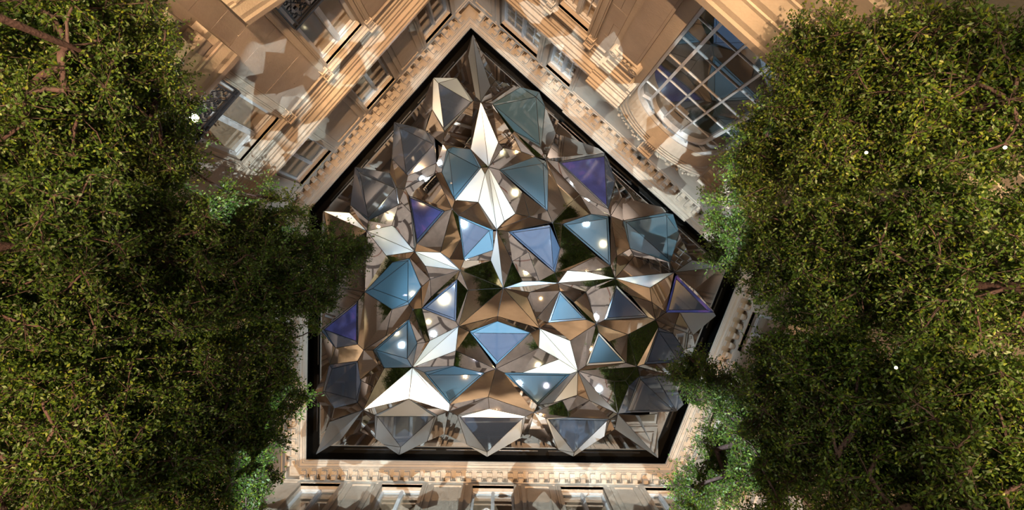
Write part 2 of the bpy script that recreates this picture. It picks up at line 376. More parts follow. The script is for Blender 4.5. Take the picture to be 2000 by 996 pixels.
# surrounds of the main windows: architrave, head mouldings, ear brackets
def bracket(bm, W, s, h):
    wbox(bm, W, s-.10, s+.10, .22, .43, h+.10, h+.15); wbox(bm, W, s-.08, s+.08, .26, .43, h+.02, h+.10)
    for k in range(5): wbox(bm, W, s-.072+k*.03, s-.052+k*.03, .27, .43, h-.10, h+.02)
    wbox(bm, W, s-.085, s+.085, .30, .43, h-.14, h-.10); wbox(bm, W, s-.06, s+.06, .33, .43, h-.20, h-.14, .01)
for W in WALLS:
    for s0, s1 in MAIN[W]:
        surround(W, s0, s1, 8.9, MT, .09, .03)
        def f(bm):
            for e in (s0-.22, s1+.10): wbox(bm, W, e, e+.12, .36, .43, 8.9, 12.2); wbox(bm, W, e+.03, e+.09, .34, .43, 8.9, 12.15)
            sweep(bm, W, [(.43, 12.24), (.26, 12.22), (.26, 12.19), (.30, 12.18), (.31, 12.15), (.35, 12.14), (.36, 12.11), (.43, 12.10)], s0-.05, s1+.05)
        t = structure_trim(f, W)
        for e in (s0-.15, s1+.15):
            bm = bmesh.new(); bracket(bm, W, e, 12.2); obj('bracket', bm, 'limestone_carved', t)

# ------------------------------------------------------------------ the great arched window
cs, ch, R = ARCH; W = WR; OG = .84
wn += 1
bm = bmesh.new()
arc(bm, W, cs, ch, R-.06, R, OG-.14, OG+.02, 28)
for sg in (-1, 1):
    a, b = sorted((cs+sg*R, cs+sg*(R-.06))); wbox(bm, W, a, b, OG-.14, OG+.02, 7.9, ch)
big = obj('window_%d' % wn, bm, 'window_paint', kind='structure')
RI = .775
bm = bmesh.new(); arc(bm, W, cs, ch, RI-.03, RI+.03, OG-.12, OG+.02, 28)
for sg in (-1, 1): wbox(bm, W, cs+sg*RI-.03, cs+sg*RI+.03, OG-.12, OG+.02, 7.9, ch)
obj('inner_frame', bm, 'window_paint', big)
vs = [cs-RI/3, cs+RI/3]
hsb = [13.07-.86*i for i in range(7)]
for s in vs:
    bm = bmesh.new(); top = ch+math.sqrt(RI*RI-(s-cs)**2); wbox(bm, W, s-.02, s+.02, OG-.05, OG+.02, 7.9, top); obj('glazing_bar', bm, 'window_paint', big)
for h in hsb:
    bm = bmesh.new(); wbox(bm, W, cs-R, cs+R, OG-.02, OG+.02, h-.014, h+.014); obj('glazing_bar', bm, 'window_paint', big)
for k in range(1, 6):
    t = math.pi*k/6; u = np.array([math.cos(t), math.sin(t)])
    bm = bmesh.new(); p = np.array([-u[1], u[0]])*.015
    c = [np.array([cs, ch])+u*RI+p, np.array([cs, ch])+u*R+p, np.array([cs, ch])+u*R-p, np.array([cs, ch])+u*RI-p]
    hexa(bm, [pt(W, s, OG-.07, h) for s, h in c]+[pt(W, s, OG+.02, h) for s, h in c]); obj('glazing_bar', bm, 'window_paint', big)
# panes, one per light: columns between bars; arch-headed lights clipped to the curve
def pane_poly(P):
    bm = bmesh.new(); v = [bm.verts.new(pt(W, s, OG, h)) for s, h in P]; u = [bm.verts.new(pt(W, s, OG+.012, h)) for s, h in P]
    bm.faces.new(v); bm.faces.new(u[::-1])
    for i in range(len(P)): bm.faces.new((v[i], u[i], u[(i+1) % len(P)], v[(i+1) % len(P)]))
    obj('pane', bm, 'big_glass', big)
colx = [cs-R, cs-RI, vs[0], vs[1], cs+RI, cs+R]; rowh = [7.9]+hsb[::-1]
for x0, x1 in zip(colx, colx[1:]):
    for y0, y1 in zip(rowh, rowh[1:]): pane_poly([(x0, y0), (x1, y0), (x1, y1), (x0, y1)])
    inner = x0 > cs-RI-.01 and x1 < cs+RI+.01; rr = RI if inner else R
    if inner:
        xs = np.linspace(x0, x1, 8)
        pane_poly([(x0, hsb[0]), (x1, hsb[0])]+[(x, ch+math.sqrt(max(0, rr*rr-(x-cs)**2))) for x in xs[::-1]])
    else: pane_poly([(x0, hsb[0]), (x1, hsb[0]), (x1, ch), (x0, ch)])
for k in range(6):
    ts = np.linspace(math.pi*k/6, math.pi*(k+1)/6, 6)
    pane_poly([(cs+RI*math.cos(t), ch+RI*math.sin(t)) for t in ts]+[(cs+R*math.cos(t), ch+R*math.sin(t)) for t in ts[::-1]])
# archivolt, keystone, scroll carving over the arch
def f(bm):
    for r0, r1, o0 in ((R, R+.07, .385), (R+.07, R+.16, .36), (R+.16, R+.24, .33), (R+.24, R+.28, .30), (R+.28, R+.33, .345)):
        arc(bm, W, cs, ch, r0, r1, o0, .43, 32, 0, math.pi)
        for sg in (-1, 1):
            a, b = sorted((cs+sg*r0, cs+sg*r1)); 
            if r1 < R+.06: wbox(bm, W, a, b, o0, .43, 7.9, ch)
arch_trim = structure_trim(f, W)
bm = bmesh.new()
hk = ch+R
wbox(bm, W, cs-.20, cs+.20, .10, .43, hk+.50, hk+.58); wbox(bm, W, cs-.17, cs+.17, .16, .43, hk+.42, hk+.50)
for k in range(6): wbox(bm, W, cs-.165+k*.058, cs-.125+k*.058, .20+.01*(k % 2), .43, hk+.02, hk+.42)
wbox(bm, W, cs-.15, cs+.15, .25, .43, hk-.06, hk+.40)
obj('keystone', bm, 'limestone_carved', arch_trim)
# leaf-and-scroll carving either side of the keystone
bm = bmesh.new(); rc = random.Random(8)
for sg in (-1, 1):
    for i in range(26):
        s = cs+sg*(.28+.045*i+rc.uniform(-.02, .02)); hh = 15.15-.012*i*i*.12-rc.uniform(0, .28)
        r = rc.uniform(.025, .06)
        P = [pt(W, s, .40-rc.uniform(0, .04), hh)]
        bmesh.ops.create_icosphere(bm, subdivisions=1, radius=r, matrix=__import__('mathutils').Matrix.Translation(P[0]))
c = obj('scroll_carving', bm, 'limestone_carved', arch_trim, kind='stuff')

# Ionic pilasters beside the arch
def ionic(s0, s1):
    def f(bm):
        wbox(bm, W, s0, s1, .34, .43, 7.9, 11.55); wbox(bm, W, s0+.05, s1-.05, .325, .345, 7.9, 11.5)
    t = structure_trim(f, W, 'ashlar')
    bm = bmesh.new()
    wbox(bm, W, s0-.04, s1+.04, .30, .43, 11.55, 11.60); wbox(bm, W, s0-.10, s1+.10, .26, .43, 11.86, 11.93); wbox(bm, W, s0-.02, s1+.02, .28, .43, 11.78, 11.86)
    for k in range(5):
        x = s0+.05+k*(s1-s0-.10)/4; arc(bm, W, x, 11.70, 0.005, .042, .27, .43, 10, 0, 2*math.pi)
    for e in (s0-.02, s1+.02):
        for r0, r1, o in ((.075, .11, .24), (.035, .06, .245), (.0, .025, .235)): arc(bm, W, e, 11.70, max(r0, .003), r1, o, .43, 14, 0, 2*math.pi)
    obj('volute_capital', bm, 'limestone_carved', t)
    bm = bmesh.new()
    for i, (e, o, h0, h1) in enumerate(((.02, .33, 11.93, 12.0), (.05, .30, 12.0, 12.16), (.08, .27, 12.16, 12.32), (.12, .22, 12.32, 12.40), (.14, .18, 12.40, 12.56))):
        wbox(bm, W, s0-e, s1+e, o, .43, h0, h1)
    obj('architrave_block', bm, 'limestone', t)
ionic(-1.06, -.56); ionic(2.30, 2.80)

# lower cornice under the arched window
structure_trim(lambda bm: sweep(bm, WR, [(.43, 7.9), (0, 7.80), (0, 7.64), (.03, 7.60), (.045, 7.50), (.13, 7.34), (.135, 7.28), (.16, 7.27), (.17, 7.16), (.27, 6.98), (.275, 6.93), (.30, 6.92), (.31, 6.6), (.33, 6.58), (.34, 6.2), (.43, 6.15)]), WR)
# hoods over the doors under the left windows
def hood(s0, s1, gable):
    def f(bm):
        pr = [(.43, 8.9), (0, 8.86), (0, 8.74), (.03, 8.70), (.045, 8.62), (.11, 8.50), (.115, 8.46), (.14, 8.45), (.15, 8.40), (.22, 8.31), (.24, 8.22), (.28, 8.20), (.43, 8.16)]
        if gable:
            m = (s0+s1)/2; k = .36
            for x0, x1, e0, e1 in ((s0, m, -.45, 0), (m, s1, 0, -.45)):
                rows = [(bm.verts.new(pt(WL, x0, o, h+.05+e0)), bm.verts.new(pt(WL, x1, o, h+.05+e1))) for o, h in pr]
                for (a, b), (c, d) in zip(rows, rows[1:]): bm.faces.new((a, b, d, c))
                bm.faces.new([r[0] for r in rows]); 
            wbox(bm, WL, s0+.05, s1-.05, .22, .43, 7.8, 8.1)
        else: sweep(bm, WL, pr, s0, s1)
        wbox(bm, WL, s0+.12, s1-.12, .34, .43, 7.2, 8.34)
    t = structure_trim(f, WL)
    for e in (s0+.22, s1-.22):
        bm = bmesh.new()
        wbox(bm, WL, e-.11, e+.11, .14, .43, 8.18, 8.34); wbox(bm, WL, e-.09, e+.09, .18, .43, 7.95, 8.18, .01); wbox(bm, WL, e-.09, e+.09, .30, .43, 7.5, 7.95)
        c = Vector(pt(WL, e, .22, 7.46)); ax = Vector((WL.t[0], WL.t[1], 0))
        tube(bm, [c-ax*.10, c+ax*.10], [.10, .10], 14); tube(bm, [c+Vector((0,0,.13))-ax*.085, c+Vector((0,0,.13))+ax*.085], [.06, .06], 12)
        c2 = Vector(pt(WL, e, .20, 8.1)); tube(bm, [c2-ax*.12, c2+ax*.12], [.09, .09], 14)
        obj('console', bm, 'limestone_carved', t)
hood(-2.55, -.31, False); hood(.13, 2.25, True)

# ashlar, after everything it has to leave room for
bl = [(s0-.24, s1+.24, 8.8, 12.3) for s0, s1 in MAIN[WL]]+[(-2.6, -.28, 7, 9.05), (.1, 2.3, 7, 9.05)]
stones(WL, 5.6, 12.22, bl, smin=None)
stones(WR, 7.95, 12.22, [(-2.9, -1.55, 8.8, 12.3), (-1.2, -.42, 7, 12.6), (2.16, 2.94, 7, 12.6), (cs-R-.10, cs+R+.10, 7, 14)])
stones(WS, 10.5, 12.22, [(s0-.24, s1+.24, 8.8, 12.3) for s0, s1 in MAIN[WS]])
stones(WQ, 8.5, 12.22, [(-.3, 1.5, 8.8, 12.3)])

# ------------------------------------------------------------------ wrought iron balcony railings
def railing(s0, s1, lab):
    root = empty('balcony_railing', pt(WL, (s0+s1)/2, .26, 9.05)); tag(root, lab, 'railing', 'iron railings before the left windows')
    inv = Vector(root.location)
    def put(name, bm):
        for v in bm.verts: v.co -= inv
        return obj(name, bm, 'wrought_iron', root)
    o = .26
    bm = bmesh.new(); wbox(bm, WL, s0, s1, o-.03, o+.03, 9.93, 9.99); put('top_rail', bm)
    bm = bmesh.new(); wbox(bm, WL, s0, s1, o-.02, o+.02, 9.86, 9.875); put('middle_rail', bm)
    bm = bmesh.new(); wbox(bm, WL, s0, s1, o-.02, o+.02, 9.14, 9.17); put('lower_rail', bm)
    for s in (s0, s0+.09, s1-.09, s1):
        bm = bmesh.new(); wbox(bm, WL, s-.014, s+.014, o-.014, o+.014, 9.05, 9.95); put('upright', bm)
    n = 4; pitch = (s1-s0-.24)/n
    for i in range(n):
        c = s0+.12+pitch*(i+.5)
        bm = bmesh.new()
        def curl(cx, chh, r, a0, a1, flip=1, m=14):
            P = [];
            for k in range(m+1):
                t = a0+(a1-a0)*k/m; rr = r*(1-.72*k/m)
                P.append(pt(WL, cx+flip*rr*math.cos(t), o, chh+rr*math.sin(t)))
            tube(bm, P, [.013]*len(P), 5)
        for fl in (-1, 1):
            curl(c+fl*.075, 9.68, .085, -math.pi*.5, math.pi*1.5, fl); curl(c+fl*.07, 9.42, .075, math.pi*.5, -math.pi*1.4, fl); curl(c+fl*.06, 9.25, .055, -math.pi*.5, math.pi*1.3, fl)
            tube(bm, [pt(WL, c, o, 9.85), pt(WL, c+fl*.11, o, 9.55), pt(WL, c, o, 9.34), pt(WL, c+fl*.10, o, 9.16)], [.012]*4, 5)
        wbox(bm, WL, c-.03, c+.03, o-.02, o+.02, 9.52, 9.58)
        put('scroll', bm)
railing(-1.97, -.80, 'black wrought iron scroll railing before the tall left window beside the bright lamp')
railing(.62, 1.76, 'black wrought iron scroll railing before the upper window near the top edge')
for s0, s1 in ((-2.0, -.78), (.62, 1.76)):
    structure_trim(lambda bm: sweep(bm, WL, [(.43, 9.05), (.18, 9.05), (.16, 9.02), (.17, 8.97), (.22, 8.95), (.30, 8.92), (.43, 8.90)], s0, s1), WL)

# ------------------------------------------------------------------ black frame and flat mirror ceiling
HC = 17.12
bm = bmesh.new()
inn = [meet(WALLS[i-1], WALLS[i], .01) for i in range(5)]; out = [meet(WALLS[i-1], WALLS[i], .30) for i in range(5)]
r = [[bm.verts.new((p[0], p[1], h+EYE)) for p in q] for q, h in ((inn, 16.53), (inn, HC+.1), (out, HC+.1), (out, 16.97))]
for i in range(5):
    j = (i+1) % 5
    for k in range(4): bm.faces.new((r[k][i], r[k][j], r[(k+1) % 4][j], r[(k+1) % 4][i]))
fr = obj('trim_%d' % (tn+1), bm, 'black_frame', kind='structure'); tn += 1
bm = bmesh.new()
for W in WALLS:                 # slotted channel that runs round the frame
    a, b = srange(W, -.10)
    for k in range(3):
        s0 = a+.5+(b-a-1)*k/3; wbox(bm, W, s0, s0+(b-a-1)/3-.3, -.115, -.095, HC-.03, HC-.001)
obj('slot_diffuser', bm, 'steel_edge', fr, kind='stuff')
bm = bmesh.new()
lo = [bm.verts.new((p[0], p[1], HC+EYE)) for p in inn]; hi = [bm.verts.new((p[0], p[1], HC+.08+EYE)) for p in inn]
bm.faces.new(lo); bm.faces.new(hi[::-1])
for i in range(5): bm.faces.new((lo[i], lo[(i+1) % 5], hi[(i+1) % 5], hi[i]))
obj('ceiling', bm, 'flat_mirror', kind='structure')
# ------------------------------------------------------------------ the faceted canopy
# plan positions are read in frame pixels and set out at the height of each point
REG = []                        # x, y, height
def reg(x, y, h, tol=3.6):
    for i, p in enumerate(REG):
        if abs(p[0]-x) < tol and abs(p[1]-y) < tol: return i
    REG.append((x, y, h)); return len(REG)-1
rz = random.Random(11)
NODES = '939,198.5 954.2,326.4 864.8,282.3 1066.2,310.7 790.5,367.6 716.4,451.3 809.7,491.4 883,408.5 898.5,527.5 970,448.3 1078.9,434.6 983.1,562.7 1089.9,552.6 712.4,570.1 895.4,637.4 806.5,604.2 710.4,683.5 805.5,717.5 968.3,720.5 1054.3,641.4 1164.7,632.7 1201.5,543.5 1317.3,531.8 1280.4,624.5 1192.7,421.9 1244.2,715.4 1128.8,724.7 876.6,803.4 1042.9,805.4 1206.8,808.4 709.4,800.4'
for s in NODES.split():
    x, y = map(float, s.split(',')); reg(x, y, 16.30+rz.uniform(-.05, .05))
# outline ; pane ; kind of pane, kind of the glass sides
CRY = '''
846.1,151.3 892.3,152.3 924.4,196.5 868,256.7 844,213.6 ; 856.1,162.4 919.8,199.5 866.5,250 ; d b
961.5,203 1016.7,170 1052.8,179.4 1064.9,208.5 1056.6,288.2 1004.4,256.1 ; 966,206 1046.8,189.5 1054.6,282 ; g g
873,292.3 883.8,287.3 919,291.3 940,327 888.8,390.7 862.7,336.5 ; 876.5,296.5 935.5,327.5 886.8,385 ; g g
769.4,238.1 806.5,247.2 830.6,255.2 848.7,269.3 852.7,318.4 796.5,343.5 765.4,309.4 ; 780.4,249.2 846.7,282.3 793.5,338.5 ; d d
693.1,325.5 760.4,337.5 775.4,366.6 778.6,400.1 719.4,431.2 684.2,400.1 ; 703.2,338.5 771.4,367.6 719.4,425.2 ; d d
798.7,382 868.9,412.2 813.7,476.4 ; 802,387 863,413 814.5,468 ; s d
895.2,420.8 963,449 963.5,488.4 906.6,508 ; 898,425 955.4,450.3 907.2,502.5 ; d g
974.7,331.4 1045.5,306.3 1066,314.5 1070.6,333 1069.6,412.7 ; 981,333 1060.6,319.4 1065,405 ; g g
992.6,452.3 1073.9,439.2 1094,484.4 1083.9,532.6 ; 1001,454.7 1074.3,444.2 1081,525.5 ; d d
893,545 890.9,628 824.1,602.2 ; 889.5,553 887.4,622 832,601.2 ; d d
799.7,504.5 822.8,560.7 798.7,594.2 765.6,604.2 715.4,568.5 766.5,512.5 ; 797,509 796.7,589 727.4,563.7 ; g g
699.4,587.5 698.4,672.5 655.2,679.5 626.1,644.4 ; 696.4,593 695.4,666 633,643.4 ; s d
798.7,623.3 814.8,670.5 805,714 750.6,718.7 728.5,684 ; 795.5,631 795.5,700.6 734.5,683.5 ; g g
916.9,647.4 971.7,627.3 1035.9,649.4 968.7,712.6 ; 922.5,650.4 1031.9,651.4 971.7,706 ; d g
1093.4,568.1 1145.6,624.3 1070.3,629.9 ; 1094,574 1139,621 1075.5,625.9 ; g b
1203.8,557 1265.3,619.4 1180,625.3 ; 1204,563 1258,616 1185.5,621 ; d b
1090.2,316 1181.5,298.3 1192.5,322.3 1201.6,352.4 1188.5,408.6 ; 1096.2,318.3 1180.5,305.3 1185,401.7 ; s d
1098.1,437.6 1154.3,418 1188.5,422.6 1192.5,519.4 ; 1105.2,439.1 1184.5,427.1 1189,511.4 ; g g
1216.6,431.1 1297.9,416.1 1314.9,418.1 1327,456.2 1308.9,512.4 1230.6,485.3 ; 1222.6,433.1 1301.9,421 1304.5,505.4 ; g g
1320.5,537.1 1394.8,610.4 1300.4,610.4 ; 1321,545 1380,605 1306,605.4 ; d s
1286.4,639.5 1314.5,651.6 1335,682 1340,703 1326.7,707.4 1258.4,711.4 ; 1286.5,647 1324,702 1264,706.4 ; d d
1169.1,649.2 1223.3,708.8 1144,714.4 ; 1169.5,655 1216,705 1149.5,709.4 ; g b
984.7,728.1 1114.4,730.1 1050,791.5 ; 993,732 1105.4,733.4 1049.5,786.3 ; g g
828.1,727.1 886.3,714.7 946.5,728.4 878.3,789.5 ; 835.5,732 938.5,732.1 877.8,783.3 ; g g
643.2,712.1 698.4,705.1 704.4,746.2 698.4,786.4 653.2,797.4 630.1,765 ; 648.2,720.1 695.5,709 695.4,780.4 634.5,764.3 ; d d
731.5,810.4 798.7,778.9 855,811.4 833.9,862.6 779.5,889.2 748.6,868.7 732.5,856.6 ; 737,813.4 848.9,813.4 782.7,873 ; d b
893.4,811.4 955.6,798.4 1026.9,813.4 1016.8,855.6 951.4,892.7 912.4,869.6 ; 898.5,814.4 1020.9,816.4 951.6,882.7 ; d b
1065.2,816.4 1110,815 1191.7,818.4 1180.6,852.5 1120,892 1090.3,878.6 ; 1071,819.4 1185.7,821.4 1121.4,883.7 ; d b
1249.4,734.5 1280.5,734.5 1322,803.4 1221.8,806.4 ; 1251,741 1314,800 1226,802 ; d d
'''
